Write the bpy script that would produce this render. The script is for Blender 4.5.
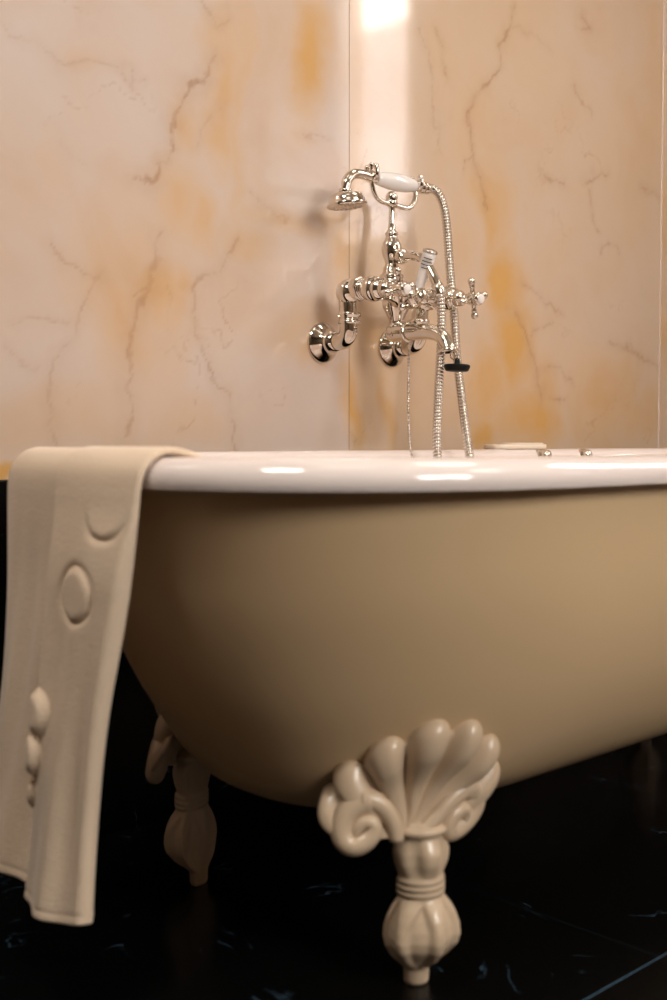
import bpy, math, random
import numpy as np
from mathutils import Vector, Matrix

random.seed(4); RNG = np.random.default_rng(7)
for o in list(bpy.data.objects): bpy.data.objects.remove(o)
SC = bpy.context.scene; COL = SC.collection
PI = math.pi

# ------------------------------------------------------------------ camera
# x runs along the back wall, -y comes out of the wall into the room, z is up
CAM_V, CAM_H, PHI, FPX, HOR = 1.546, 0.612, math.radians(43.5), 1170.0, 440.0
cd = bpy.data.cameras.new('camera'); cam = bpy.data.objects.new('camera', cd); COL.objects.link(cam)
cd.sensor_fit = 'VERTICAL'; cd.sensor_height = 36; cd.lens = FPX / 1000 * 36
cam.location = (0, -CAM_V, CAM_H)
cam.rotation_euler = (PI / 2 - math.atan((500 - HOR) / FPX), 0, -PI / 2 + (PI / 2 - PHI))
cd.clip_start = 0.02
cd.dof.use_dof = True; cd.dof.focus_distance = 2.02; cd.dof.aperture_fstop = 3.6
SC.camera = cam
SC.view_settings.view_transform = 'Standard'; SC.view_settings.look = 'None'
SC.view_settings.exposure = 0.5; SC.view_settings.gamma = 1.0
SC.view_settings.use_curve_mapping = False

# ------------------------------------------------------------------ sky and lights
wd = bpy.data.worlds.new('sky'); SC.world = wd; wd.use_nodes = True
nt = wd.node_tree; nt.nodes.clear()
out = nt.nodes.new('ShaderNodeOutputWorld'); bg = nt.nodes.new('ShaderNodeBackground')
tc = nt.nodes.new('ShaderNodeTexCoord'); sx = nt.nodes.new('ShaderNodeSeparateXYZ'); rp = nt.nodes.new('ShaderNodeValToRGB')
rp.color_ramp.elements[0].position = 0.0; rp.color_ramp.elements[0].color = (0.16, 0.15, 0.13, 1)
rp.color_ramp.elements[1].position = 0.02; rp.color_ramp.elements[1].color = (1.0, 0.955, 0.90, 1)
nt.links.new(tc.outputs['Generated'], sx.inputs[0]); nt.links.new(sx.outputs['Z'], rp.inputs[0])
nt.links.new(rp.outputs[0], bg.inputs[0]); bg.inputs[1].default_value = 17.0
nt.links.new(bg.outputs[0], out.inputs[0])

# the room: back wall y=0, opposite wall y=-3.5, right wall x=2.95, left wall x=-1.6, ceiling 2.75
XL, XR, YB, ZC = -1.6, 2.95, -3.5, 2.75
WIN1 = (-1.565, -1.165, 1.28, 2.55)          # right wall: y0,y1,z0,z1
WIN2 = (0.45, 1.60, 1.38, 2.53)              # opposite wall: x0,x1,z0,z1

def area(name, loc, rot, sx_, sy_, power, col, shape='RECTANGLE', portal=False):
    l = bpy.data.lights.new(name, 'AREA'); l.shape = shape; l.size = sx_
    if shape in ('RECTANGLE', 'ELLIPSE'): l.size_y = sy_
    l.energy = power; l.color = col
    if portal: l.cycles.is_portal = True
    o = bpy.data.objects.new(name, l); o.location = loc; o.rotation_euler = rot; COL.objects.link(o); return o
area('window_portal', (XR + .13, (WIN1[0] + WIN1[1]) / 2, (WIN1[2] + WIN1[3]) / 2), (0, PI / 2, 0), 1.25, .38, 10, (1, 1, 1), portal=True)
area('window_portal', ((WIN2[0] + WIN2[1]) / 2, YB - .13, (WIN2[2] + WIN2[3]) / 2), (PI / 2, 0, 0), 1.15, 1.15, 10, (1, 1, 1), portal=True)
LAMPS = [(-0.25, -0.85, 19), (0.95, -0.70, 1.0), (2.05, -0.70, 4), (2.1, -2.4, 5)]  # first one is an unseen fill lamp added to brighten the towel
for lx, ly, pw in LAMPS:
    area('ceiling_and_fill_light', (lx, ly, ZC - .052), (0, 0, 0), .60, .60, pw, (1.0, .96, .88), 'DISK')

# ------------------------------------------------------------------ materials
def mat(name, base=(.8, .8, .8), rough=.5, metal=0, spec=.5, coat=0, sheen=0, bump=None, emit=None):
    m = bpy.data.materials.new(name); m.use_nodes = True
    b = m.node_tree.nodes['Principled BSDF']
    b.inputs['Base Color'].default_value = (*base, 1); b.inputs['Roughness'].default_value = rough
    b.inputs['Metallic'].default_value = metal; b.inputs['Specular IOR Level'].default_value = spec
    b.inputs['Coat Weight'].default_value = coat; b.inputs['Coat Roughness'].default_value = .04
    b.inputs['Sheen Weight'].default_value = sheen
    if emit: b.inputs['Emission Color'].default_value = (*emit[0], 1); b.inputs['Emission Strength'].default_value = emit[1]
    n = m.node_tree.nodes; L = m.node_tree.links
    if bump:
        t = n.new('ShaderNodeTexCoord'); x = n.new('ShaderNodeTexNoise'); u = n.new('ShaderNodeBump')
        x.inputs['Scale'].default_value = bump[0]; x.inputs['Detail'].default_value = 3
        u.inputs['Strength'].default_value = bump[1]; u.inputs['Distance'].default_value = bump[2]
        L.new(t.outputs['Object'], x.inputs['Vector']); L.new(x.outputs['Fac'], u.inputs['Height']); L.new(u.outputs['Normal'], b.inputs['Normal'])
    return m
def srgb(r, g, b):
    return tuple(((c / 255 + .055) / 1.055) ** 2.4 if c > 10 else c / 255 / 12.92 for c in (r, g, b))

M = {}
M['chrome'] = mat('chrome', (.74, .69, .62), .07, 1, bump=(60, .03, .001))
M['chrome_dark'] = mat('brushed_chrome', (.62, .58, .53), .22, 1)
M['chrome_hose'] = mat('chrome_hose', (.70, .66, .60), .16, 1)
M['porcelain'] = mat('porcelain', srgb(238, 232, 228), .12, 0, .5, .4)
M['enamel'] = mat('white_enamel', srgb(240, 226, 220), .07, 0, .5, .5, bump=(9, .04, .002))
M['paint'] = mat('taupe_paint', srgb(214, 184, 144), .36, 0, .45, .0, bump=(7, .05, .002))
M['foot'] = mat('cream_foot_paint', srgb(210, 186, 158), .3, 0, .5, .15, bump=(40, .05, .001))
M['rubber'] = mat('black_rubber', (.004, .004, .004), .5, 0, .2)
M['ink'] = mat('dark_print', (.05, .045, .04), .5)
M['plaster'] = mat('ceiling_plaster', srgb(236, 226, 212), .8, bump=(30, .1, .002))
M['white_frame'] = mat('white_window_frame', srgb(235, 232, 226), .35)
M['facade'] = mat('pale_facade', srgb(205, 200, 205), .9, bump=(6, .3, .01))
M['soap'] = mat('cream_ceramic', srgb(240, 224, 204), .3)
M['plaster_warm'] = mat('warm_plaster', srgb(150, 128, 104), .7)
M['dark_wall'] = mat('dark_umber_wall', srgb(96, 82, 66), .5)
M['lamp_ring'] = mat('lamp_ring', srgb(230, 226, 220), .3)

def towel_mat():
    m = mat('white_towelling', srgb(232, 208, 182), .95, 0, .15, 0, .25)
    n = m.node_tree.nodes; L = m.node_tree.links; b = n['Principled BSDF']
    t = n.new('ShaderNodeTexCoord'); a = n.new('ShaderNodeTexNoise'); a.inputs['Scale'].default_value = 420
    v = n.new('ShaderNodeTexNoise'); v.inputs['Scale'].default_value = 28; v.inputs['Detail'].default_value = 4
    ad = n.new('ShaderNodeMath'); ad.operation = 'MULTIPLY_ADD'; ad.inputs[1].default_value = 1.2
    u = n.new('ShaderNodeBump'); u.inputs['Strength'].default_value = .45; u.inputs['Distance'].default_value = .0022
    L.new(t.outputs['Object'], a.inputs[0]); L.new(t.outputs['Object'], v.inputs[0])
    L.new(v.outputs['Fac'], ad.inputs[0]); L.new(a.outputs['Fac'], ad.inputs[2]); L.new(ad.outputs[0], u.inputs['Height']); L.new(u.outputs[0], b.inputs['Normal'])
    return m
M['towel'] = towel_mat()

def glass_mat():
    m = bpy.data.materials.new('window_glass'); m.use_nodes = True; n = m.node_tree.nodes; L = m.node_tree.links; n.clear()
    o = n.new('ShaderNodeOutputMaterial'); t = n.new('ShaderNodeBsdfTransparent'); g = n.new('ShaderNodeBsdfGlossy'); x = n.new('ShaderNodeMixShader')
    g.inputs['Roughness'].default_value = .02; x.inputs[0].default_value = .07
    L.new(t.outputs[0], x.inputs[1]); L.new(g.outputs[0], x.inputs[2]); L.new(x.outputs[0], o.inputs[0]); return m
M['glass'] = glass_mat()

def marble_mat(name, use_attr):
    m = bpy.data.materials.new(name); m.use_nodes = True; n = m.node_tree.nodes; L = m.node_tree.links; b = n['Principled BSDF']
    b.inputs['Roughness'].default_value = .07; b.inputs['Specular IOR Level'].default_value = .5
    t = n.new('ShaderNodeTexCoord')
    def noise(sc, det=5, dist=0):
        x = n.new('ShaderNodeTexNoise'); x.inputs['Scale'].default_value = sc; x.inputs['Detail'].default_value = det; x.inputs['Distortion'].default_value = dist
        L.new(t.outputs['Object'], x.inputs['Vector']); return x
    def ramp(src, stops):
        r = n.new('ShaderNodeValToRGB'); e = r.color_ramp.elements
        while len(e) < len(stops): e.new(.5)
        for k, (p, c) in enumerate(stops): e[k].position = p; e[k].color = (*c, 1)
        L.new(src, r.inputs[0]); return r
    def mix(fac, a, bb):
        x = n.new('ShaderNodeMix'); x.data_type = 'RGBA'
        if isinstance(fac, float): x.inputs[0].default_value = fac
        else: L.new(fac, x.inputs[0])
        for s, i in ((a, 6), (bb, 7)):
            if isinstance(s, tuple): x.inputs[i].default_value = (*s, 1)
            else: L.new(s, x.inputs[i])
        return x.outputs[2]
    pale = ramp(noise(5, 6, .8).outputs['Fac'], [(.3, PALE1), (.5, PALE2), (.72, PALE3)]).outputs[0]
    if use_attr:
        at = n.new('ShaderNodeAttribute'); at.attribute_name = 'stone'; sp = n.new('ShaderNodeSeparateColor'); L.new(at.outputs['Color'], sp.inputs[0])
        gold, vein, warm = sp.outputs
        c = mix(warm, pale, WARM); c = mix(gold, c, GOLD)
        c = mix(vein, c, VEIN)
    else:
        g = ramp(noise(2.2, 6, 1.2).outputs['Fac'], [(.5, (0, 0, 0)), (.72, (.6, .6, .6))])
        c = mix(g.outputs[0], pale, GOLD)
    L.new(c, b.inputs['Base Color'])
    return m
PALE1, PALE2, PALE3 = srgb(202, 178, 161), srgb(207, 187, 174), srgb(208, 192, 183)
GOLD, WARM, VEIN = srgb(207, 160, 97), srgb(204, 171, 132), srgb(160, 118, 78)
M['marble'] = marble_mat('golden_cream_marble', True)
M['marble_plain'] = marble_mat('golden_cream_marble_plain', False)

def black_marble(name, tiles):
    m = bpy.data.materials.new(name); m.use_nodes = True; n = m.node_tree.nodes; L = m.node_tree.links; b = n['Principled BSDF']
    b.inputs['Roughness'].default_value = .22; b.inputs['Specular IOR Level'].default_value = .25
    t = n.new('ShaderNodeTexCoord')
    def mth(op, a, b_=None):
        x = n.new('ShaderNodeMath'); x.operation = op
        for i, s in enumerate((a, b_)):
            if s is None: continue
            if isinstance(s, (int, float)): x.inputs[i].default_value = s
            else: L.new(s, x.inputs[i])
        return x.outputs[0]
    w = n.new('ShaderNodeTexNoise'); w.inputs['Scale'].default_value = 7; w.inputs['Detail'].default_value = 6; w.inputs['Distortion'].default_value = 1.2
    L.new(t.outputs['Object'], w.inputs['Vector'])
    r1 = n.new('ShaderNodeValToRGB'); e = r1.color_ramp.elements
    e[0].position = .0; e[0].color = (1, 1, 1, 1); e[1].position = .012; e[1].color = (0, 0, 0, 1)
    L.new(mth('ABSOLUTE', mth('SUBTRACT', w.outputs['Fac'], .5)), r1.inputs[0])
    k = n.new('ShaderNodeTexNoise'); k.inputs['Scale'].default_value = 11; k.inputs['Detail'].default_value = 3; L.new(t.outputs['Object'], k.inputs['Vector'])
    r2 = n.new('ShaderNodeValToRGB'); e = r2.color_ramp.elements; e[0].position = .57; e[0].color = (0, 0, 0, 1); e[1].position = .68; e[1].color = (1, 1, 1, 1)
    L.new(k.outputs['Fac'], r2.inputs[0])
    f = mth('MULTIPLY', r1.outputs[0], r2.outputs[0])
    sp = n.new('ShaderNodeSeparateXYZ'); L.new(t.outputs['Object'], sp.inputs[0])
    if tiles:
        def joint(s, off, size, wid):
            q = mth('ABSOLUTE', mth('SUBTRACT', mth('FRACT', mth('ADD', mth('DIVIDE', mth('SUBTRACT', s, off), size), 50.5)), .5))
            return mth('LESS_THAN', q, wid / size)
        f2 = mth('MAXIMUM', joint(sp.outputs['Y'], -.828, 1.2, .0012), mth('MULTIPLY', joint(sp.outputs['X'], 1.2155, 1.2, .0008), .12))
        f = mth('MAXIMUM', mth('MULTIPLY', f, .9), f2)
    c = n.new('ShaderNodeMix'); c.data_type = 'RGBA'; L.new(f, c.inputs[0])
    c.inputs[6].default_value = (.0022, .0022, .0022, 1); c.inputs[7].default_value = (.05, .095, .14, 1)
    L.new(c.outputs[2], b.inputs['Base Color']); return m
M['floor'] = black_marble('black_marble_floor', True)
M['black_stone'] = black_marble('black_marble_wall', False)

# ------------------------------------------------------------------ mesh helpers
class MB:
    def __init__(s): s.v = []; s.f = []
    def add(s, vs, fs):
        o = len(s.v); s.v += [tuple(map(float, p)) for p in vs]; s.f += [tuple(i + o for i in f) for f in fs]; return s
    def build(s, name, m, parent=None, smooth=True, angle=None):
        me = bpy.data.meshes.new(name); me.from_pydata(s.v, [], s.f); me.validate(); me.update()
        import bmesh
        b = bmesh.new(); b.from_mesh(me); bmesh.ops.recalc_face_normals(b, faces=b.faces[:]); b.to_mesh(me); b.free()
        me.materials.append(m)
        if smooth: me.polygons.foreach_set('use_smooth', [True] * len(me.polygons))
        if smooth and angle: me.set_sharp_from_angle(angle=math.radians(angle))
        o = bpy.data.objects.new(name, me); COL.objects.link(o)
        if parent: o.parent = parent; o.matrix_parent_inverse = parent.matrix_basis.inverted()
        return o
def grid_faces(nr, nc, close_c=False, close_r=False):
    fs = []
    for i in range(nr if close_r else nr - 1):
        for j in range(nc if close_c else nc - 1):
            a, b = i, (i + 1) % nr; c, d = j, (j + 1) % nc
            fs.append((a * nc + c, a * nc + d, b * nc + d, b * nc + c))
    return fs
def frame(d):
    d = Vector(d).normalized(); up = Vector((0, 0, 1)) if abs(d.z) < .95 else Vector((1, 0, 0))
    x = up.cross(d).normalized(); y = d.cross(x); return d, x, y
def tube(mb, pts, rad, n=16, caps=True, squash=None):
    pts = [Vector(p) for p in pts]; N = len(pts)
    if isinstance(rad, (int, float)): rad = [rad] * N
    T = [(pts[min(i + 1, N - 1)] - pts[max(i - 1, 0)]).normalized() for i in range(N)]
    d, x, y = frame(T[0]); vs = []
    for i in range(N):
        if i:
            q = T[i - 1].rotation_difference(T[i]); x = q @ x; x = (x - T[i] * x.dot(T[i])).normalized()
        y = T[i].cross(x)
        for k in range(n):
            a = 2 * PI * k / n; vs.append(pts[i] + (x * math.cos(a) + y * math.sin(a)) * rad[i])
    fs = grid_faces(N, n, True)
    if caps: fs += [tuple(range(n)), tuple(range((N - 1) * n, N * n))]
    mb.add(vs, fs); return mb
def lathe(mb, o, d, prof, n=28, caps=True):
    """prof: list of (distance along axis, radius)"""
    o = Vector(o); d, x, y = frame(d); vs = []
    for h, r in prof:
        for k in range(n):
            a = 2 * PI * k / n; vs.append(o + d * h + (x * math.cos(a) + y * math.sin(a)) * max(r, 1e-5))
    fs = grid_faces(len(prof), n, True)
    if caps: fs += [tuple(range(n)), tuple(range((len(prof) - 1) * n, len(prof) * n))]
    mb.add(vs, fs); return mb
def ball(mb, c, r, n=14, sc=(1, 1, 1)):
    c = Vector(c); vs = []; m = n // 2 + 1
    for i in range(m):
        t = PI * (i + .0001) / (m - 1 + .0002)
        for k in range(n):
            a = 2 * PI * k / n
            vs.append(c + Vector((r * sc[0] * math.sin(t) * math.cos(a), r * sc[1] * math.sin(t) * math.sin(a), r * sc[2] * math.cos(t))))
    mb.add(vs, grid_faces(m, n, True) + [tuple(range(n)), tuple(range((m - 1) * n, m * n))]); return mb
def box(mb, x0, x1, y0, y1, z0, z1):
    vs = [(x, y, z) for x in (x0, x1) for y in (y0, y1) for z in (z0, z1)]
    mb.add(vs, [(0, 1, 3, 2), (4, 6, 7, 5), (0, 4, 5, 1), (2, 3, 7, 6), (0, 2, 6, 4), (1, 5, 7, 3)]); return mb
def smoothpath(pts, sub=8):
    P = [Vector(p) for p in pts]; P = [2 * P[0] - P[1]] + P + [2 * P[-1] - P[-2]]; o = []
    for i in range(1, len(P) - 2):
        a, b, c, d = P[i - 1:i + 3]
        for k in range(sub):
            t = k / sub
            o.append(.5 * ((2 * b) + (c - a) * t + (2 * a - 5 * b + 4 * c - d) * t * t + (3 * b - a - 3 * c + d) * t ** 3))
    o.append(P[-2]); return o
def W(u, v, z): return Vector((u, -v, z))      # along the wall, out of the wall, up
def bevel(o, w, seg=2):
    m = o.modifiers.new('bevel', 'BEVEL'); m.width = w; m.segments = seg; m.limit_method = 'ANGLE'; return o
def empty(name, loc):
    e = bpy.data.objects.new(name, None); e.location = loc; e.empty_display_size = .05; COL.objects.link(e); return e
def tag(o, label, cat, group=None):
    o['label'] = label; o['category'] = cat
    if group: o['group'] = group
    return o
def struct(o, label=None):
    o['kind'] = 'structure'; o['category'] = o.name.split('_')[0]
    if label: o['label'] = label
    return o

# ------------------------------------------------------------------ marble back wall
def vnoise(x, y, seed):
    r = np.random.default_rng(seed); G = r.random((128, 128))
    xi = np.floor(x).astype(int); yi = np.floor(y).astype(int); fx = x - xi; fy = y - yi
    fx = fx * fx * (3 - 2 * fx); fy = fy * fy * (3 - 2 * fy)
    g = lambda a, b: G[a % 128, b % 128]
    return (g(xi, yi) * (1 - fx) + g(xi + 1, yi) * fx) * (1 - fy) + (g(xi, yi + 1) * (1 - fx) + g(xi + 1, yi + 1) * fx) * fy
def fbm(x, y, seed, o=5):
    s = 0; a = .5; t = 0
    for k in range(o): s = s + a * vnoise(x * 2 ** k + 13.7 * k, y * 2 ** k + 7.1 * k, seed + k); t += a; a *= .55
    return s / t
def wall_pt(px, py):
    """photo position of a stone mark or painted shadow -> its place on the slab (x, z), in metres"""
    s, c = math.sin(PHI), math.cos(PHI); a = math.atan((500 - HOR) / FPX)
    X = (px - 333.5) / FPX; Y = (500 - py) / FPX
    fwd = math.cos(a) + Y * math.sin(a); up = -math.sin(a) + Y * math.cos(a)
    du = s * fwd + c * X; dv = -c * fwd + s * X; t = -CAM_V / dv
    return du * t, CAM_H + up * t
# golden clouds, plus the mixer's soft shadows and reflections painted as gold: x, y, radius x, radius y (photo), strength
BLOBS = [(222, 95, 24, 80, .95), (185, 120, 22, 40, .55), (178, 210, 32, 60, .55), (200, 225, 20, 35, .7), (160, 300, 26, 34, .9), (135, 300, 60, 120, .42),
         (120, 420, 120, 45, .4), (178, 290, 14, 22, .7), (240, 120, 10, 120, .55), (310, 60, 22, 80, .75), (300, 90, 10, 30, .5), (290, 217, 45, 15, .6), (335, 215, 25, 12, .4),
         (322, 345, 24, 34, .7), (343, 270, 14, 60, .6), (350, 400, 9, 55, .7), (300, 330, 40, 30, .45), (250, 240, 30, 18, .4), (384, 420, 6, 45, .6), (390, 345, 16, 20, .6),  # includes mixer shadows and reflections painted around and below the flanges
         (490, 210, 22, 60, .7), (500, 280, 26, 50, .85), (515, 345, 26, 60, .8), (490, 380, 22, 50, .8), (530, 420, 34, 40, 1.0), (488, 430, 18, 20, .9), (545, 400, 24, 60, .6),
         (600, 400, 60, 60, .55), (650, 420, 40, 40, .7), (470, 120, 26, 60, .35), (450, 60, 20, 60, .3), (430, 180, 25, 40, .35), (660, 60, 20, 120, .3), (5, 462, 26, 12, .9),
         (462, 250, 14, 60, .6), (425, 320, 12, 60, .35), (90, 60, 40, 20, .25), (70, 160, 20, 50, .25), (665, 300, 12, 160, .6)]
VEINS = [([(0, 20), (60, 60), (110, 68), (145, 82)], .3, 1.6), ([(200, 0), (215, 22), (232, 15)], .5, 1.6), ([(216, 55), (200, 80), (184, 96), (172, 115), (165, 150), (160, 172), (135, 182)], .7, 2.2),
         ([(222, 110), (205, 122), (195, 145)], .35, 2), ([(165, 235), (155, 270), (140, 300), (130, 340), (127, 440)], .5, 2.4), ([(150, 230), (162, 262), (130, 300)], .35, 1.6), ([(55, 250), (100, 275), (88, 300), (65, 345), (50, 400), (56, 440)], .45, 2),
         ([(240, 235), (218, 272), (190, 285), (195, 330), (212, 372), (232, 398), (235, 450)], .5, 1.7), ([(0, 350), (40, 372)], .3, 1.5), ([(10, 325), (70, 322)], .3, 1.4), ([(300, 133), (315, 130), (328, 135)], .6, 1.8), ([(250, 190), (265, 205), (290, 222)], .35, 1.2),
         ([(516, 12), (511, 25), (500, 42), (500, 64), (488, 82), (470, 102), (466, 118), (472, 149), (478, 180), (488, 210)], .6, 1.8), ([(511, 30), (538, 33), (550, 52)], .3, 1.6),
         ([(543, 177), (563, 181)], .6, 1.6), ([(586, 182), (600, 173), (607, 171)], .55, 1.8), ([(590, 190), (592, 212), (600, 235)], .5, 1.4), ([(640, 185), (660, 196)], .5, 1.6), ([(522, 282), (540, 296), (562, 316)], .5, 1.4),
         ([(513, 310), (530, 345), (535, 370), (542, 402)], .55, 1.8), ([(530, 332), (552, 322)], .4, 1.5), ([(535, 370), (552, 368), (572, 378)], .4, 1.6), ([(608, 342), (628, 348), (642, 358), (658, 366)], .6, 1.8), ([(630, 340), (640, 362)], .5, 1.2),
         ([(552, 400), (565, 398)], .5, 1.2), ([(433, 27), (443, 54), (448, 84)], .45, 1.6), ([(420, 30), (428, 62), (440, 150)], .3, 1.6), ([(472, 100), (467, 128), (473, 155), (465, 170)], .5, 1.7), ([(125, 70), (128, 82), (110, 66)], .5, 1.4), ([(580, 15), (590, 25), (580, 28)], .5, 1.6),
         ([(600, 255), (610, 240), (620, 250)], .4, 1.6), ([(575, 85), (582, 100), (590, 115)], .4, 1.4), ([(64, 120), (66, 150), (92, 165)], .2, 1.6)]
def build_back_wall():
    slabs = [(-1.6, -.66), (-.66, .423), (.423, 1.5065), (1.5065, 2.5725), (2.5725, XR)]
    mb = MB(); stone = []
    z0 = .555
    zs = np.concatenate([np.arange(z0, 1.80, .0042), np.linspace(1.80, ZC, 14)])
    for a, b in slabs:
        if b < .5: xs = np.linspace(a, b, 12)
        elif a < .5: xs = np.concatenate([np.linspace(a, .76, 5)[:-1], np.arange(.76, b, .0045), [b]])
        else: xs = np.append(np.arange(a, b - .002, .0045), b)
        X, Zz = np.meshgrid(xs, zs)
        # rounded arris at the slab joints
        Y = np.zeros_like(X); Y[:, 0] = 0; Y[:, -1] = 0
        Xg = X.copy(); Xg[:, 0] += .0006; Xg[:, -1] -= .0006
        mb.add(np.stack([Xg, Y, Zz], -1).reshape(-1, 3), grid_faces(len(zs), len(xs)))
        sd = int((a + 3) * 50)
        wx = X + .05 * (fbm(X * 7, Zz * 7, sd) - .5) * 2; wz = Zz + .05 * (fbm(X * 7, Zz * 7, sd + 31) - .5) * 2
        fx = X + .022 * (fbm(X * 26, Zz * 26, sd + 5) - .5) * 2; fz = Zz + .022 * (fbm(X * 26, Zz * 26, sd + 61) - .5) * 2
        gold = np.zeros_like(X)
        n1 = fbm(wx * 6, wz * 3.4, sd + 91)
        for px, py, rx, ry, s in BLOBS:
            bx, bz = wall_pt(px, py); x1, _ = wall_pt(px + rx, py); _, z1 = wall_pt(px, py - ry)
            if not (a - .02 <= bx <= b + .02): continue
            d = np.hypot((wx - bx) / abs(x1 - bx), (wz - bz) / abs(z1 - bz))
            gold = np.maximum(gold, s * np.clip(1.25 - d, 0, 1))
        gold = np.clip(.85 * gold * (.35 + 1.25 * np.clip((n1 - .3) * 2.2, 0, 1)), 0, 1)
        gold = np.clip(gold + .25 * np.clip((fbm(wx * 3 + 4, wz * 2.2, sd + 17) - .52) * 4, 0, 1), 0, 1)
        edge = np.exp(-((fbm(fx * 5, fz * 5, sd + 44) - .5) / .006) ** 2) * np.clip((fbm(X * 4, Zz * 4, sd + 47) - .48) * 5, 0, 1) * .28
        vein = edge
        for line, s, wpx in VEINS:
            P = np.array([wall_pt(*p) for p in line]); 
            if not (a <= P[:, 0].mean() <= b): continue
            dmin = np.full_like(X, 9.)
            for p, q in zip(P[:-1], P[1:]):
                e = q - p; t = np.clip(((fx - p[0]) * e[0] + (fz - p[1]) * e[1]) / (e @ e), 0, 1)
                dmin = np.minimum(dmin, np.hypot(fx - p[0] - t * e[0], fz - p[1] - t * e[1]))
            w = wpx * .0021
            vein = np.maximum(vein, s * np.exp(-(dmin / w) ** 2) * np.clip(.3 + 1.5 * (fbm(X * 30, Zz * 30, sd + 71) - .25), 0, 1))
            vein = np.maximum(vein, s * .26 * np.exp(-(dmin / (w * 4)) ** 2))
        warm = np.clip((fbm(X * 2.5, Zz * 2.5, sd + 23) - .42) * 1.2, 0, 1) * .5 + (.42 if a > 1.4 else .0)
        stone.append(np.stack([gold, vein, np.clip(warm, 0, 1), np.ones_like(X)], -1).reshape(-1, 4))
    n0 = len(mb.v)
    me = bpy.data.meshes.new('wall_back')
    # backing behind the slabs, tan grout showing in the joints
    box(mb, XL, XR + .15, .004, .15, 0, ZC); stone.append(np.tile([[.5, .6, .6, 1]], (8, 1)))
    me.from_pydata(mb.v, [], mb.f); me.update()
    at = me.color_attributes.new('stone', 'FLOAT_COLOR', 'POINT'); at.data.foreach_set('color', np.concatenate(stone).astype(np.float32).ravel())
    me.polygons.foreach_set('use_smooth', [True] * len(me.polygons)); me.materials.append(M['marble'])
    o = bpy.data.objects.new('wall_back', me); COL.objects.link(o)
    return struct(o, 'cream and gold veined marble slabs on the wall behind the tub')
build_back_wall()
mb = MB(); box(mb, XL, XR, -.004, .0035, 0, .5538)
bevel(struct(mb.build('trim_1', M['black_stone'], smooth=False), 'black marble dado below the cream marble slabs'), .0015)
mb = MB(); box(mb, XL - .15, XR + .15, YB - .15, .15, -.12, 0)
struct(mb.build('floor', M['floor'], smooth=False), 'black marble floor with thin blue-grey veins and joints')
mb = MB(); box(mb, XL - .15, XR + .15, YB - .15, .15, ZC, ZC + .12)
struct(mb.build('ceiling', M['plaster'], smooth=False))
mb = MB(); box(mb, XL - .15, XL, YB, 0, 0, ZC); struct(mb.build('wall_left', M['dark_wall'], smooth=False))
mb = MB()
for r in ((XL, WIN2[0], 0, ZC), (WIN2[1], XR, 0, ZC), (WIN2[0], WIN2[1], 0, WIN2[2]), (WIN2[0], WIN2[1], WIN2[3], ZC)): box(mb, r[0], r[1], YB - .15, YB, r[2], r[3])
struct(mb.build('wall_front', M['plaster_warm'], smooth=False))
mb = MB()
for r in ((YB, WIN1[0], 0, ZC), (WIN1[1], 0, 0, ZC), (WIN1[0], WIN1[1], 0, WIN1[2]), (WIN1[0], WIN1[1], WIN1[3], ZC)): box(mb, XR, XR + .15, *r)
struct(mb.build('wall_right', M['marble_plain'], smooth=False))
def window(name, axis, hole, parts):
    h0, h1, z0, z1 = hole; t = .04; mb = MB(); d0, d1 = .005, .05
    def put(m, a, b, c, d, e0, e1):
        if axis == 'x': box(m, XR + e0, XR + e1, a, b, c, d)
        else: box(m, a, b, YB - e1, YB - e0, c, d)
    put(mb, h0, h0 + t, z0, z1, d0, d1); put(mb, h1 - t, h1, z0, z1, d0, d1); put(mb, h0 + t, h1 - t, z0, z0 + t, d0, d1); put(mb, h0 + t, h1 - t, z1 - t, z1, d0, d1)
    for k in range(1, parts):
        c = h0 + (h1 - h0) * k / parts; put(mb, c - t / 2, c + t / 2, z0 + t, z1 - t, d0, d1)
    f = struct(mb.build(name, M['white_frame'], smooth=False))
    g = MB(); put(g, h0 + t, h1 - t, z0 + t, z1 - t, .025, .03); g.build('pane', M['glass'], f, smooth=False)
window('window_1', 'x', WIN1, 1); window('window_2', 'y', WIN2, 2)
# the pale building across the street whose roof line is mirrored in the marble
mb = MB(); box(mb, 6.0, 7.0, -9, 3, -4, 3.52); 
tag(mb.build('neighbouring_building', M['facade'], smooth=False), 'pale plain building outside beyond the tall window', 'building')
for lx, ly, pw in LAMPS:
    lt = empty('ceiling_and_fill_lamp', (lx, ly, ZC)); tag(lt, 'round flush lamp with white ring on the ceiling, one of the room and added fill lamps', 'ceiling lamp', 'ceiling lamps')
    mb = MB(); P = [(.0, .32), (.0, .335), (.035, .335), (.05, .325), (.05, .31), (.03, .307)]
    lathe(mb, (lx, ly, ZC), (0, 0, -1), P, 40, False).build('ring', M['lamp_ring'], lt)

# ------------------------------------------------------------------ bathtub
TCX, TCV = 1.528, .468
def catmull(xs, ks, n):
    P = [Vector(list(p) + [0] * (3 - len(p))) for p in xs]; return smoothpath(P, n)
def outline(l, w, e, n=2.3, K1=16, K2=34):
    """closed plan outline about the tub's centre; starts at mid near side (0,-w), runs towards -x end"""
    q = [(-(l - e) * k / K1, -w) for k in range(K1)]
    for k in range(K2 + 1):
        a = PI / 2 * k / K2; q.append((-(l - e) - e * math.sin(a) ** (2 / n), -w * math.cos(a) ** (2 / n) if k < K2 else 0))
    lq = q + [(x, -y) for x, y in q[-2::-1]]
    return np.array(lq + [(-x, y) for x, y in lq[-2:0:-1]])
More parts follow.
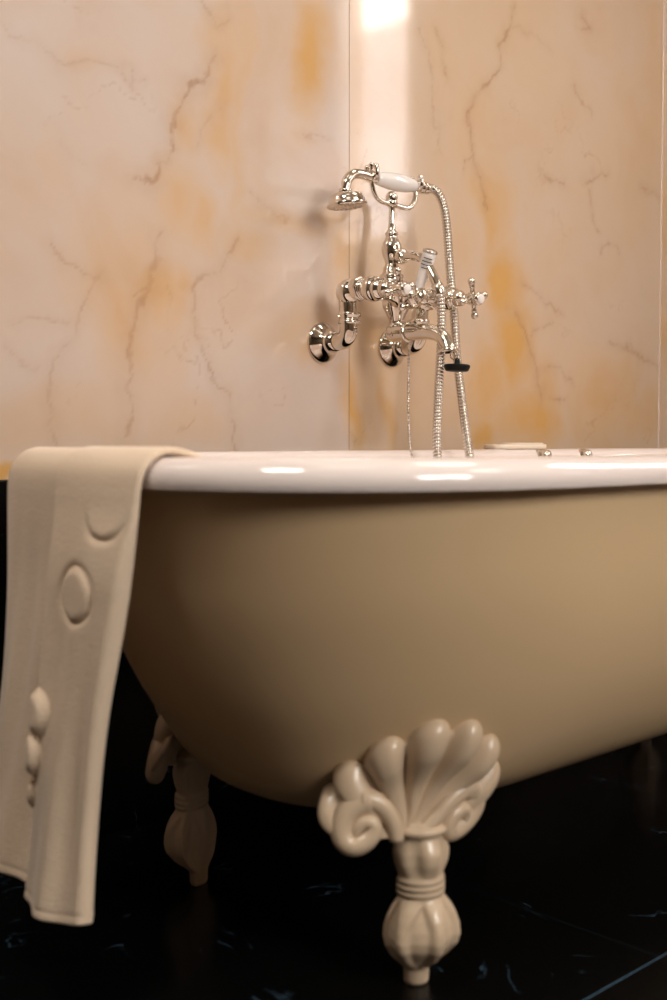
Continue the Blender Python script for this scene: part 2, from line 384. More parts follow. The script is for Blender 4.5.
# outer hull: z, half width, half length, end length
HULL = [(.564, .336, .826, .40), (.545, .333, .822, .40), (.50, .329, .812, .405), (.44, .322, .797, .41), (.38, .310, .774, .415), (.32, .291, .746, .40), (.27, .267, .716, .37),
        (.23, .240, .690, .335), (.20, .211, .663, .305), (.178, .175, .622, .29), (.163, .130, .56, .26), (.155, .05, .42, .15)]
def hull_levels(sub=5):
    a = smoothpath([(h[0], h[1], h[2]) for h in HULL], sub); b = smoothpath([(h[3], 0, 0) for h in HULL], sub)
    return [(p.x, p.y, p.z, q.x) for p, q in zip(a, b)]
HL = hull_levels()
def hull_at_z(z):
    for A, B in zip(HL[:-1], HL[1:]):
        if B[0] <= z <= A[0]:
            t = (A[0] - z) / max(A[0] - B[0], 1e-6); return [A[i] + (B[i] - A[i]) * t for i in range(4)]
    return list(HL[0] if z > HL[0][0] else HL[-1])
def hull_side(s, z, x0=-.57):
    """point on the near side of the hull, s metres along its outline from x0 (positive towards the middle)"""
    _, w, l, e = hull_at_z(z); P = outline(l, w, e)[:51]
    L = np.concatenate([[0], np.cumsum(np.hypot(*np.diff(P, axis=0).T))])
    i0 = np.interp(-x0, -P[:, 0], L); t = i0 - s
    if t < 0: return Vector((-t, -w, z))
    return Vector((np.interp(t, L, P[:, 0]), np.interp(t, L, P[:, 1]), z))
def hull_normal(s, z):
    e = .006; a = hull_side(s + e, z) - hull_side(s - e, z); b = hull_side(s, z + e) - hull_side(s, z - e)
    n = a.cross(b).normalized(); return n if n.y < 0 else -n
tub = empty('claw_foot_bathtub', (TCX, -TCV, 0))
tag(tub, 'taupe freestanding claw foot bathtub with a white enamel rolled rim on the black floor', 'bathtub')
def ring_mesh(levels):
    mb = MB(); vs = []; n = None
    for z, w, l, e in levels:
        P = outline(l, w, e); n = len(P); vs += [(TCX + x, -TCV + y, z) for x, y in P]
    mb.add(vs, grid_faces(len(levels), n, True)); return mb, n
mb, n = ring_mesh(HL); mb.f.append(tuple(range((len(HL) - 1) * n, len(HL) * n))); mb.build('tub_shell', M['paint'], tub)
# rolled rim and enamelled inside, one surface
RW, RL, RZ = .338, .830, .5708
lv = []
for k in range(25):
    a = -PI * .62 + PI * 1.42 * k / 24      # from under the outside, over the top, to the inside
    lv.append((RZ + .0238 * math.cos(a), RW - .0245 * math.sin(a) * 1.0, RL - .0245 * math.sin(a), .40))
lv = [(z, w, l, e) for z, w, l, e in lv]
inner = [(.545, .306), (.50, .300), (.42, .288), (.34, .268), (.28, .240), (.24, .205), (.222, .16), (.214, .10), (.212, .03)]
for z, w in inner: lv.append((z, w, RL - .06 - (.306 - w) * 1.35, .39 - (.306 - w) * .9))
mb, n = ring_mesh(lv); mb.f.append(tuple(range((len(lv) - 1) * n, len(lv) * n))); mb.build('rolled_rim', M['enamel'], tub)
for u, z in ((1.8904, .5845), (2.0301, .584)):
    mb = MB(); lathe(mb, W(u, TCV - .3135, z - .004), (0, -1, .12), [(-.012, .014), (.002, .014), (.005, .011), (.009, .0115), (.014, .010), (.017, .006), (.018, .0)], 24)
    mb.build('chrome_stud', M['chrome'], tub)['label'] = 'small domed chrome stud inside the far rim'

def rotz(a): return Matrix.Rotation(a, 3, 'Z')
def claw_foot(sx_, sy_):
    flip = lambda mb: setattr(mb, 'v', [(TCX + x * sx_, -TCV + y * sy_, z) for x, y, z in mb.v])
    base = Vector((-.57, -.2085, 0)); face = Vector((-.33, -.944, 0)).normalized(); side = Vector((-face.y, face.x, 0))   # side points to viewer's right
    ang0 = math.atan2(face.y, face.x)
    prof = [(0, .0135), (.003, .0150), (.018, .0155), (.021, .0175), (.026, .0215), (.036, .031), (.048, .0385), (.060, .0415), (.072, .0405), (.084, .0365), (.096, .0305), (.104, .0268),
            (.1065, .0262), (.108, .0284), (.1115, .0288), (.1135, .0266), (.1150, .0288), (.1185, .0290), (.1205, .0266), (.1220, .0284), (.1255, .0282), (.1275, .0262), (.134, .0275), (.144, .0305), (.156, .0318), (.166, .0300), (.173, .0290),
            (.1750, .0312), (.1765, .0338), (.1805, .0344), (.1835, .0330), (.1845, .0296), (.189, .027)]
    zz = []
    for (a, ra), (b, rb) in zip(prof[:-1], prof[1:]):
        k = max(1, int((b - a) / .0022)); zz += [(a + (b - a) * i / k, ra + (rb - ra) * i / k) for i in range(k)]
    zz.append(prof[-1]); NN = 96; mb = MB(); vs = []
    for z, r in zz:
        for k in range(NN):
            a = 2 * PI * k / NN; rr = r
            d = (a + PI) % (2 * PI) - PI               # 0 = outward face
            if .018 < z < .106:                        # talons gripping an egg
                t = (z - .018) / .088
                per = 2 * PI / 6; q = (d - .20 + .16 * math.sin(PI * t) + per / 2) % per - per / 2   # talons at multiples of per, egg panels between
                q = abs(q); half = .20 - .08 * t * (1 - t) + .42 * max(0, (t - .62) / .38) ** 1.4 + .35 * max(0, (.22 - t) / .22) ** 1.2
                tal = 1 / (1 + math.exp((q - half) / .028))
                egg = math.sqrt(max(0, 1 - ((t - .42) / .52) ** 2))
                rr = r * (.83 + .09 * egg * math.cos((q - per / 2) * 1.6)) * (1 - tal) + (r * 1.085 + .0015 * math.cos(q * 6)) * tal
                fade = min(1, (z - .018) / .012, (.106 - z) / .012); rr = r + (rr - r) * max(0, fade)
            if .129 < z < .173:                        # rounded buds under the collar
                f = math.sin(PI * (z - .129) / .044) ** .8
                for c, s in ((0, .0075), (1.25, .006), (-1.25, .006), (2.5, .004), (-2.5, .004)):
                    dd = (d - c + PI) % (2 * PI) - PI; rr += s * f * math.exp(-(dd / .42) ** 4)
                rr -= .003 * f
            v = face * math.cos(a) * rr * (1 if math.cos(a) > 0 else .38) - face * .008 * max(0, min(1, (.05 - z) / .03)) + side * math.sin(a) * rr
            lean = face * (-.006 * max(0, (z - .12) / .07) ** 1.5)
            vs.append(base + v + lean + Vector((0, 0, z)))
    mb.add(vs, grid_faces(len(zz), NN, True) + [tuple(range(NN)), tuple(range((len(zz) - 1) * NN, len(zz) * NN))])
    flip(mb); leg = mb.build('claw_foot', M['foot'], tub)
    # scallop shell: seven fat lobes fanning over the hull and two curled volutes
    mb = MB()
    zb = .182
    def surf(s, z, off):
        zc = max(z, .18); p = hull_side(s, zc); nn = hull_normal(s, zc); 
        cmin = base.dot(face) + .012 - .25 * (z - .19) - 2.4 * s * s; cc = p.x * face.x + p.y * face.y
        dc = cmin - cc; p = p + face * (.5 * (dc + math.sqrt(dc * dc + 4 * .009 ** 2)) - .003)
        p = p + nn * off
        q = Vector(p); q.z += (z - zc); return q, nn
    edges = [-1.46, -1.13, -.77, -.36, .10, .50, .91, 1.32]
    NA, NR = 13, 30
    front = []; back = []
    for c0, c1 in zip(edges[:-1], edges[1:]):
        cm, hw = (c0 + c1) / 2, (c1 - c0) / 2
        for k in range(NA):
            q = -1 + 2 * k / NA
            if c1 == edges[-1] and k == NA - 1: q = 1
            al = cm + hw * q; R0 = .129 - .013 * min(1, abs(al) / 1.5) ** 1.3
            R = R0 * (1 - .15 * abs(q) ** 2.4); rf = []; rb = []
            for i in range(NR + 1):
                t = 1 - (1 - i / NR) ** 1.6
                rho = R * t; x = rho * math.sin(al); z = zb + rho * math.cos(al)
                tip = math.sqrt(max(0, 1 - (max(0, t - .72) / .28) ** 2))
                H = (.004 + .020 * min(1, t / .75) ** 1.1) * (1 - .9 * abs(q) ** 2.6)
                p, nn = surf(x, z, .003 + H * tip); rf.append(p)
                p, nn = surf(x, z, -.012); rb.append(p)
            front.append(rf); back.append(rb)
    NC = len(front)
    mb.add([p for r in front for p in r], grid_faces(NC, NR + 1)); mb.add([p for r in back for p in r], grid_faces(NC, NR + 1))
    o2 = NC * (NR + 1)
    for c in range(NC - 1): mb.f.append((c * (NR + 1) + NR, (c + 1) * (NR + 1) + NR, o2 + (c + 1) * (NR + 1) + NR, o2 + c * (NR + 1) + NR))
    for c in (0, NC - 1):
        for i in range(NR): mb.f.append((c * (NR + 1) + i, c * (NR + 1) + i + 1, o2 + c * (NR + 1) + i + 1, o2 + c * (NR + 1) + i))
    for sg in (-1, 1):                                   # volutes curling under the outer lobes
        ctr = []; rad = []
        for k in range(60):
            t = k / 59; a = PI * .55 - t * PI * 2.6; R = .020 * (1 - t) ** .8 + .003
            x = sg * (.061 + R * math.cos(a) * 1.1); z = .200 + R * math.sin(a)
            p, nn = surf(x, max(z, .12), .008 + .012 * t); ctr.append(p); rad.append(.0105 * (1 - t) ** .7 + .0045)
        tube(mb, ctr, rad, 14)
        ctr = []; rad = []
        for k in range(24):                              # stalk from the collar into the curl
            t = k / 23; x = sg * (.012 + .055 * t); z = .186 + .040 * math.sin(t * PI * .55)
            p, nn = surf(x, z, .014 - .004 * t); ctr.append(p); rad.append(.008 + .006 * t)
        tube(mb, ctr, rad, 14)
    flip(mb); sh = mb.build('scallop_shell', M['foot'], leg)
    return leg
for a, b in ((1, 1), (1, -1), (-1, 1), (-1, -1)): claw_foot(a, b)

# ------------------------------------------------------------------ mixer tap on the wall
CU = 1.5285
mixer = empty('bath_shower_mixer', W(CU, 0, .786)); tag(mixer, 'chrome wall mounted bath and shower mixer with cross handles above the far rim', 'bath tap')
def elbow_path(pts, r, k=8):
    pts = [Vector(p) for p in pts]; o = [pts[0]]
    for a, b, c in zip(pts[:-2], pts[1:-1], pts[2:]):
        p = b + (a - b).normalized() * r; q = b + (c - b).normalized() * r
        for i in range(k + 1):
            t = i / k; o.append((1 - t) ** 2 * p + 2 * t * (1 - t) * b + t * t * q)
    return o + [pts[-1]]
OUT = Vector((0, -1, 0)); ZB = .868
def nut(mb, o, d, r, h, n=6):
    o = Vector(o); d, x, y = frame(d); vs = []
    for hh, rr in ((0, r * .9), (h * .15, r), (h * .85, r), (h, r * .9)):
        for k in range(n): vs.append(o + d * hh + (x * math.cos(2 * PI * k / n) + y * math.sin(2 * PI * k / n)) * rr)
    mb.add(vs, grid_faces(4, n, True) + [tuple(range(n)), tuple(range(3 * n, 4 * n))]); return mb
def cross_handle(c, axis):
    axis = Vector(axis).normalized(); d, x, y = frame(axis); mb = MB()
    lathe(mb, Vector(c) - axis * .014, axis, [(0, .008), (.004, .0105), (.008, .0115), (.014, .0125), (.020, .0115), (.024, .0105), (.026, .012), (.029, .0115), (.032, .008), (.034, .0)], 24)
    for k in range(4):
        a = PI / 4 * .35 + k * PI / 2; e = x * math.cos(a) + y * math.sin(a)
        lathe(mb, c, e, [(.008, .0052), (.013, .0045), (.018, .004), (.021, .0052), (.023, .0052), (.0245, .0045), (.027, .006), (.031, .0068), (.035, .0056), (.037, .002)], 14)
    h = mb.build('cross_handle', M['chrome'], mixer)
    mb = MB(); lathe(mb, Vector(c) + axis * .0175, axis, [(0, .0085), (.002, .0085), (.0034, .0065), (.004, .0)], 20); mb.build('index_button', M['porcelain'], h)
for s in (-1, 1):
    u = CU + s * .0895; lean = .006 * s
    mb = MB(); lathe(mb, W(u, -.001, .786), OUT, [(0, .036), (.004, .0364), (.0065, .0352), (.009, .0325), (.016, .0255), (.022, .0200), (.025, .0192), (.030, .0192), (.032, .0168), (.040, .0165)], 40)
    mb.build('wall_flange', M['chrome'], mixer)
    mb = MB(); p = elbow_path([W(u, .03, .786), W(u, .070, .786), W(u + lean, .070, ZB + .006), W(u + lean, .112, ZB + .006)], .026, 10)
    tube(mb, p, .0158, 22)
    lathe(mb, W(u, .070, .814), (0, 0, 1), [(0, .0165), (.001, .0200), (.006, .0205), (.007, .0180), (.013, .0180), (.014, .0208), (.020, .0208), (.021, .0165)], 28)
    ball(mb, W(u + lean, .074, ZB + .001), .0225, 22)
    leg = mb.build('supply_elbow', M['chrome'], mixer)
    mb = MB(); nut(mb, W(u + lean, .094, ZB + .004), OUT, .0215, .013, 8); mb.build('union_nut', M['chrome'], leg, smooth=False)
    mb = MB()
    for k in range(4): lathe(mb, W(u + lean, .108 + k * .0045, ZB + .003), OUT, [(0, .0155), (.001, .0185), (.0032, .0185), (.0042, .0155)], 24)
    # valve running out from the wall and its stem
    ax = Vector((0, -1, -.10)).normalized(); o = W(u + lean, .118, ZB + .003)
    lathe(mb, o, ax, [(0, .0165), (.006, .0205), (.016, .0225), (.024, .0205), (.027, .017), (.030, .0185), (.034, .0185), (.037, .0145), (.042, .0125), (.045, .014), (.049, .014), (.052, .0105), (.058, .0075), (.070, .0065)], 30)
    mb.build('valve', M['chrome'], mixer)
    cross_handle(o + ax * .078, ax)
# bridge between the valves, centre body, funnel and spout
mb = MB()
ub, vb = CU, .100
lathe(mb, W(CU - .085, vb + .016, ZB), (1, 0, 0), [(0, .0125), (.012, .0125), (.020, .015), (.026, .0115), (.045, .0125), (.058, .016), (.062, .0215), (.085, .025), (.108, .0215), (.112, .016), (.125, .0125), (.145, .0115), (.150, .015), (.158, .0125), (.17, .0125)], 28)
ball(mb, W(CU, vb + .012, ZB), .0275, 26, (1, 1, .95))
lathe(mb, W(CU, vb - .002, ZB - .008), (0, 0, -1), [(0, .026), (.012, .0245), (.024, .018), (.036, .0125), (.042, .0115), (.044, .0145), (.048, .0145), (.051, .012), (.056, .0165), (.062, .0165), (.066, .0135)], 28)
lathe(mb, W(CU, vb + .03, ZB - .006), (0, -1, .05), [(0, .019), (.010, .0175), (.013, .0195), (.017, .0195), (.020, .0145), (.026, .013), (.030, .0155), (.034, .014), (.037, .006), (.0375, .0)], 26)
body = mb.build('valve_body', M['chrome'], mixer)
mb = MB()
sp = smoothpath([W(CU, vb - .012, .803), W(CU, vb + .012, .803), W(CU, .14, .802), W(CU, .180, .799), W(CU, .205, .790), W(CU, .217, .774), W(CU, .220, .764)], 7)
nsp = len(sp); tube(mb, sp, [.0165 - .0035 * min(1, i / nsp * 1.6) + (.003 * max(0, (i / nsp - .8) / .2)) for i in range(nsp)], 24)
lathe(mb, W(CU, .122, .8022), OUT, [(0, .0145), (.001, .0182), (.006, .0182), (.007, .0145)], 26)
lathe(mb, sp[-1] + Vector((0, 0, .006)), (0, -.12, -1), [(0, .0145), (.002, .0172), (.007, .0178), (.0085, .0165), (.0085, .0125), (.002, .012)], 26, False)
mb.build('spout', M['chrome'], mixer)
# riser: vase and post
mb = MB(); o = W(CU - .004, .090, ZB + .018)
lathe(mb, o, (0, 0, 1), [(0, .024), (.004, .0255), (.008, .0235), (.012, .0195), (.015, .0215), (.019, .0215), (.022, .0175), (.027, .0155), (.033, .0150), (.036, .0125), (.040, .0115), (.046, .0130), (.053, .0160), (.062, .0182), (.070, .0180), (.078, .0150), (.085, .0110),
                          (.089, .0098), (.091, .0118), (.094, .0118), (.096, .0088), (.102, .0065), (.118, .0052), (.132, .0050), (.142, .0058), (.148, .0078), (.152, .0100), (.158, .0108), (.164, .0088), (.167, .004)], 28)
riser = mb.build('riser', M['chrome'], mixer)
# outlet arm on the riser, turning down to the hose
mb = MB()
oa = smoothpath([W(CU - .003, .098, .9365), W(CU - .002, .125, .936), W(CU - .001, .150, .932), W(CU, .166, .922), W(CU + .001, .180, .902), W(CU + .0015, .190, .884), W(CU + .002, .196, .868)], 7)
tube(mb, oa, .0085, 18); lathe(mb, W(CU - .003, .106, .9365), OUT, [(0, .0095), (.002, .0135), (.008, .0142), (.011, .0125), (.014, .0125), (.016, .0095)], 24)
lathe(mb, oa[-4], oa[-1] - oa[-4], [(-.006, .009), (-.004, .0112), (.004, .0118), (.014, .0112), (.018, .009)], 20)
mb.build('hose_outlet', M['chrome'], mixer)
# cradle
mb = MB(); zc0 = 1.030
cr = smoothpath([W(1.474, .09, 1.066), W(1.477, .09, 1.052), W(1.484, .09, 1.040), W(1.498, .09, 1.0325), W(1.5245, .09, 1.031), W(1.560, .09, 1.029), W(1.574, .09, 1.033), W(1.582, .09, 1.042), W(1.586, .09, 1.053), W(1.588, .09, 1.062)], 6)
tube(mb, cr, .0047, 14)
ball(mb, W(CU - .004, .09, 1.033), .0098, 18, (1.2, 1, 1))
for u, z in ((1.4735, 1.0665), (1.5885, 1.0645)):
    pts = [W(u, .09 + .0135 * math.sin(a), z + .0135 - .0135 * math.cos(a)) for a in np.linspace(-2.2, 2.2, 17)]
    tube(mb, pts, .0042, 10); ball(mb, pts[0], .0055, 10); ball(mb, pts[-1], .0055, 10)
mb.build('cradle', M['chrome'], mixer)
# diverter lever
A = W(CU - .001, .150, .868); B = W(CU - .001, .180, .9395); dv = (B - A).normalized(); LL = (B - A).length
mb = MB(); lathe(mb, A - dv * .012, dv, [(0, .009), (.004, .0125), (.010, .0135), (.014, .0115), (.018, .0095), (.022, .010)], 22)
mb.build('lever_hub', M['chrome'], mixer)
mb = MB(); lathe(mb, A, dv, [(.006, .0078), (.010, .0088), (.022, .0092), (.040, .0106), (.058, .0122), (.068, .0126), (.0735, .0122)], 26); lev = mb.build('diverter_lever', M['porcelain'], mixer)
lev['label'] = 'white porcelain diverter lever'
mb = MB(); lathe(mb, A, dv, [(.0730, .0116), (.0735, .0132), (.0765, .0134), (.0785, .011), (.080, .005), (.0803, 0)], 26); mb.build('lever_cap', M['chrome_dark'], lev)
mb = MB(); tow = Vector((-CU, -CAM_V + .18, CAM_H - .92)).normalized(); tow = (tow - dv * tow.dot(dv)).normalized(); bi = dv.cross(tow)
for k in range(4):                                   # four short dark lines printed on the lever
    h = .047 + k * .0058; r = .0093 + (h - .03) * .098 + .0003; wd_ = (.62, .78, .7, .55)[k]
    vs = []
    for j in range(9):
        a = -wd_ + 2 * wd_ * j / 8
        for dz in (-.0008, .0008): vs.append(A + dv * (h + dz) + (tow * math.cos(a) + bi * math.sin(a)) * (r + .0016))
    mb.add(vs, [(2 * j, 2 * j + 1, 2 * j + 3, 2 * j + 2) for j in range(8)])
mb.build('printed_lines', M['ink'], lev)

# ------------------------------------------------------------------ hand shower resting in the cradle
hs = empty('hand_shower', W(1.4735, .09, 1.0665)); tag(hs, 'chrome hand shower with a white porcelain grip resting in the cradle', 'hand shower')
hz = Vector((1, 0, 0))
mb = MB(); H0 = W(1.4800, .09, 1.0705)
lathe(mb, H0, (1, 0, .01), [(.004, .0085), (.006, .0108), (.018, .0122), (.040, .0150), (.062, .0158), (.084, .0142), (.100, .0116), (.108, .0092)], 30)
mb.build('grip', M['porcelain'], hs)['label'] = 'white porcelain grip'
mb = MB(); lathe(mb, H0 - Vector((.012, 0, 0)), (1, 0, .01), [(0, .0075), (.004, .0105), (.008, .0115), (.012, .0115), (.016, .0100), (.0175, .008)], 24)
mb.build('collar', M['chrome'], hs); mb = MB(); lathe(mb, H0 + Vector((.106, 0, .001)), (1, 0, .01), [(0, .0095), (.003, .0112), (.008, .0105), (.011, .0085), (.014, .0115), (.020, .0115), (.022, .0085), (.024, .0105), (.034, .0105), (.037, .008)], 24)
mb.build('hose_collar', M['chrome'], hs); mb = MB(); lathe(mb, H0 + Vector((-.006, 0, .008)), (-.1, 0, 1), [(0, .005), (.004, .0032), (.010, .0028), (.013, .005), (.016, .0042), (.018, .001)], 14)
mb.build('finial', M['chrome'], hs)
mb = MB(); hd = W(1.410, .09, 1.029)
ar = smoothpath([H0 - Vector((.008, 0, 0)), W(1.458, .09, 1.0715), W(1.440, .09, 1.0715), W(1.425, .09, 1.067), W(1.414, .09, 1.056), W(1.4105, .09, 1.043), W(1.410, .09, 1.036)], 6)
tube(mb, ar, [.0082 + .0012 * i / len(ar) for i in range(len(ar))], 18); lathe(mb, W(1.410, .09, 1.041), (0, 0, -1), [(0, .009), (.001, .0118), (.005, .0122), (.006, .0105)], 24)
mb.build('arm', M['chrome'], hs)
tl = Vector((.10, -.05, -1)).normalized()
mb = MB(); lathe(mb, hd + Vector((0, 0, .008)), tl, [(0, .009), (.001, .0135), (.003, .021), (.007, .028), (.013, .0315), (.018, .032), (.0195, .0345), (.0225, .0352), (.025, .0345), (.0265, .033), (.0265, .0315)], 44, False)
head = mb.build('shower_head', M['chrome'], hs)
mb = MB(); fo = hd + Vector((0, 0, .008)) + tl * .0262; lathe(mb, fo, tl, [(-.004, .0325), (0, .0325), (.001, .030), (.0018, .0)], 44)
d, x, y = frame(tl)
for rr, nn in ((.008, 6), (.016, 12), (.024, 18)):
    for k in range(nn):
        a = 2 * PI * k / nn; lathe(mb, fo + (x * math.cos(a) + y * math.sin(a)) * rr, tl, [(.0005, .0016), (.0022, .0014), (.0026, .0)], 8, False)
mb.build('spray_plate', M['chrome_dark'], head)

# ------------------------------------------------------------------ ribbed hose, two falls joined by a loop in the tub
pts = smoothpath([W(1.6235, .09, 1.0732), W(1.634, .091, 1.0725), W(1.645, .095, 1.064), W(1.654, .1, 1.040), W(1.654, .108, .995), W(1.648, .120, .924), W(1.636, .140, .848), W(1.626, .160, .738), W(1.606, .205, .582),
                  W(1.592, .250, .44), W(1.582, .300, .34), W(1.565, .325, .285), W(1.545, .312, .285), W(1.525, .275, .34), W(1.512, .232, .46), W(1.512, .212, .583), W(1.520, .206, .681), W(1.531, .203, .790), W(1.5318, .201, .845), W(1.5305, .1975, .866)], 40)
L = [0.]
for a, b in zip(pts[:-1], pts[1:]): L.append(L[-1] + (b - a).length)
tot = L[-1]; st = .0060 / 4; nS = int(tot / st); arr = np.array([list(p) for p in pts]); s_ = np.linspace(0, tot, nS)
path = np.stack([np.interp(s_, L, arr[:, i]) for i in range(3)], -1)
rad = [.0084 - .0023 * (1 if (i % 4) == 3 else (.2 if i % 4 in (0, 2) else 0)) for i in range(nS)]
mb = MB(); tube(mb, path, rad, 12); 
tag(mb.build('shower_hose', M['chrome_hose'], None, angle=50), 'ribbed chrome shower hose hanging in a loop down into the tub', 'hose')

# ------------------------------------------------------------------ plug and ball chain
pg = empty('bath_plug', W(1.5335, .236, .732)); tag(pg, 'black rubber bath plug hanging from the tip of the chrome spout', 'bath plug')
po = W(1.5335, .236, .7340)
mb = MB(); lathe(mb, po, (.05, 0, 1), [(-.0045, .0185), (-.0035, .0198), (.002, .0225), (.0045, .0228), (.0062, .0215), (.0066, .006), (.0085, .0048), (.016, .0042), (.017, .002)], 34)
mb.build('stopper', M['rubber'], pg)
mb = MB(); rc = po + Vector((0, .006, .0235))
tube(mb, [rc + Vector((0, .0085 * math.cos(a), .0085 * math.sin(a))) for a in np.linspace(0, 2 * PI, 25)], .0012, 8); mb.build('ring', M['chrome_dark'], pg)
mb = MB(); cp = smoothpath([W(CU + .008, .118, .788), W(CU + .009, .120, .757), W(1.515, .140, .69), W(1.500, .155, .64), W(1.480, .18, .592), W(1.478, .21, .50), W(1.48, .26, .40)], 24)
L = [0.]
for a, b in zip(cp[:-1], cp[1:]): L.append(L[-1] + (b - a).length)
arr = np.array([list(p) for p in cp]); k = int(L[-1] / .0064); s_ = np.linspace(0, L[-1], k)
for p in np.stack([np.interp(s_, L, arr[:, i]) for i in range(3)], -1): ball(mb, p, .0026, 8)
tube(mb, cp[::4], .0006, 6)
tag(mb.build('ball_chain', M['chrome_dark']), 'thin ball chain hanging from the tap down into the tub', 'chain')

# ------------------------------------------------------------------ soap dish on the far rim
sd = empty('soap_dish', W(1.88, .12, .6)); tag(sd, 'flat cream soap dish lying on the far rim of the tub', 'soap dish')
def slab(mb, u0, u1, v0, v1, z0, z1, r):
    P = []
    for cx, cy, a0 in ((u1 - r, v1 - r, 0), (u0 + r, v1 - r, PI / 2), (u0 + r, v0 + r, PI), (u1 - r, v0 + r, 3 * PI / 2)):
        for k in range(7): a = a0 + PI / 2 * k / 6; P.append((cx + r * math.cos(a), cy + r * math.sin(a)))
    lv_ = [(z0, .94), (z0 + .002, 1), (z1 - .003, 1), (z1 - .001, .985), (z1, .95)]; cu, cv = (u0 + u1) / 2, (v0 + v1) / 2; vs = []
    for z, s in lv_:
        for a, b in P: vs.append(W(cu + (a - cu) * (1 - (1 - s) * .25), cv + (b - cv) * s, z))
    n_ = len(P); mb.add(vs, grid_faces(5, n_, True) + [tuple(range(n_)), tuple(range(4 * n_, 5 * n_))])
mb = MB(); slab(mb, 1.775, 1.935, .088, .140, .5945, .6035, .02); mb.build('dish', M['soap'], sd)
mb = MB(); slab(mb, 1.825, 1.93, .092, .136, .6033, .6065, .02); mb.build('dish_lid', M['soap'], sd)

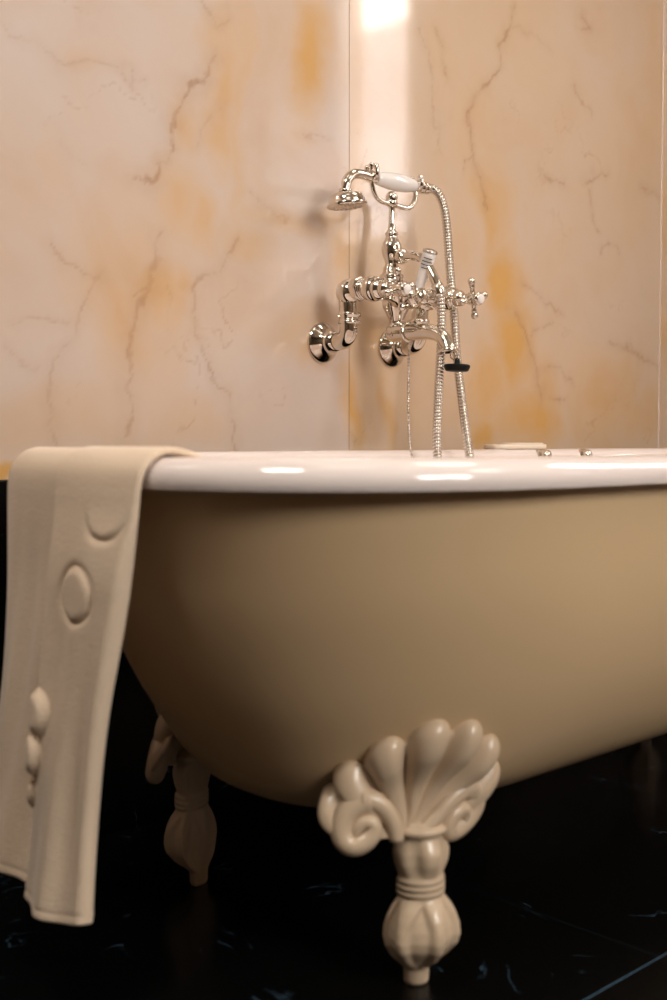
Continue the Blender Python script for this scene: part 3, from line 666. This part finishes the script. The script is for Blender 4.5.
# ------------------------------------------------------------------ towel folded double over the left end of the tub
def smooth01(t): t = np.clip(t, 0, 1); return t * t * (3 - 2 * t)
def build_towel():
    # path of the towel across the rim, inside -> over -> hanging down (offset from the rim's outer end, height)
    E = TCX - RL - .0245                       # x of the rim's outermost point
    base = smoothpath([(E + .087, .50, 0), (E + .074, .555, 0), (E + .063, .581, 0), (E + .050, .594, 0), (E + .034, .600, 0), (E + .018, .599, 0), (E + .004, .592, 0), (E - .007, .578, 0), (E - .0105, .558, 0), (E - .0105, .53, 0), (E - .010, .45, 0), (E - .014, .34, 0), (E - .022, .22, 0), (E - .034, .105, 0)], 14)
    arr = np.array([[p.x, p.y] for p in base]); Ls = np.concatenate([[0], np.cumsum(np.hypot(*np.diff(arr, axis=0).T))])
    nb = 300; tt = np.linspace(0, Ls[-1], nb); px = np.interp(tt, Ls, arr[:, 0]); pz = np.interp(tt, Ls, arr[:, 1])
    itop = int(np.argmax(pz)); dn = np.clip((pz[itop] - pz) / .5, 0, 1) * (np.arange(nb) > itop)      # 0 on top, 1 at the hem
    up_in = (np.arange(nb) <= itop)
    # normal of the path
    nx = -np.gradient(pz); nz = np.gradient(px); ln = np.hypot(nx, nz); nx /= ln; nz /= ln
    if nz[itop] < 0: nx, nz = -nx, -nz
    # across: layer A from its left edge to the fold, around, layer B back to its own edge
    vR = .556 - .055 * smooth01(dn * 1.15) + .028 * up_in * smooth01((itop - np.arange(nb)) / 25) ; vLA = .252 + .0 * dn; vLB = .408 - .016 * smooth01((dn - .5) * 2)
    na, nf, nB = 70, 14, 90
    rows = []
    gap = .0016 + .0150 * smooth01((dn - .05) * 4)
    X = []; Y = []; Zz = []
    for j in range(na + nf + nB):
        if j < na: t = j / (na - 1); v = vLA + (vR - .008 - vLA) * t; off = np.zeros(nb)
        elif j < na + nf:
            a = PI * (j - na + 1) / (nf + 1); v = vR - .008 + .009 * math.sin(a); off = gap * (1 - math.cos(a)) / 2
        else:
            t = (j - na - nf) / (nB - 1); v = vR - .008 + (vLB - vR + .008) * t
            off = gap + .010 * math.sin(PI * t) * dn ** .6
            edge = max(0, (t - .93) / .07); off = off - (.0014 + .0086 * smooth01((dn - .05) * 4)) * edge ** 2
        # rim bends away from its end: the towel follows it on top, hangs straighter below
        q = np.abs(v - TCV) / (RW + .0245); rimx = (.40) * (1 - np.clip(1 - q ** 2.25, 0, 1) ** (1 / 2.25))
        follow = rimx * (1 - .55 * dn)
        follow = np.where(v < TCV, follow * .45, follow * .9)
        wr = .0035 * np.sin(v * 55 + pz * 9 + 1.0) * smooth01(dn * 1.4) + .0025 * np.sin(v * 120 - pz * 14) * smooth01(dn * 1.2) + .004 * np.sin(pz * 16 + v * 20) * smooth01(dn)
        sagA = .016 * np.sin(PI * np.clip((v - .25) / .17, 0, 1)) * smooth01((dn - .25) * 2) if j < na else 0
        o_ = off + wr + sagA
        hemz = np.where(np.arange(nb) > itop, dn, 0)
        zadd = (.026 - .09 * (v - .26)) * hemz if j < na else (.012 * ((v - .45) / .07) ** 2 - .004) * hemz
        X.append(px + follow + nx * o_); Y.append(-v); Zz.append(pz + nz * o_ + zadd)
    X = np.array(X); Y = np.array(Y); Zz = np.array(Zz)
    # raised rings woven into the outside layer: (v, z, radius v, radius z)
    emb = np.zeros_like(X); isB = (np.arange(X.shape[0]) >= na + nf - 3)[:, None] & (np.arange(nb) > itop)[None]
    for v0, z0, r in ((.4760, .450, .0290), (.515, .542, .033)):
        d = np.hypot(-Y - v0, (Zz - z0)); 
        up = smooth01((z0 + .004 - Zz) / .045) if z0 > .5 else 1.0
        emb += up * np.where(isB, .0014 * smooth01((r - d) / .007) - .0032 * np.exp(-((d - r - .001) / .0042) ** 2), 0)
    for v0, z0, rv, rz, h in ((.418, .318, .020, .024, .010), (.407, .272, .018, .026, .011), (.398, .228, .013, .02, .009)):
        d = np.hypot((-Y - v0) / rv, (Zz - z0) / rz); emb += np.where(isB, h * smooth01((1.1 - d) / .5), 0)
    hem = np.exp(-((dn - .972) / .004) ** 2) * .0010; emb -= hem[None] * 1.0
    X = X + emb * nx[None]; Zz = Zz + emb * nz[None]
    mb = MB(); mb.add(np.stack([X, Y, Zz], -1).reshape(-1, 3), grid_faces(X.shape[0], nb))
    o = mb.build('bath_towel', M['towel'])
    s = o.modifiers.new('thickness', 'SOLIDIFY'); s.thickness = .0065; s.offset = 0
    w = o.modifiers.new('soften', 'SUBSURF'); w.levels = 0; w.render_levels = 1
    return o
tag(build_towel(), 'white terry bath towel folded over the left end of the bathtub rim', 'towel')
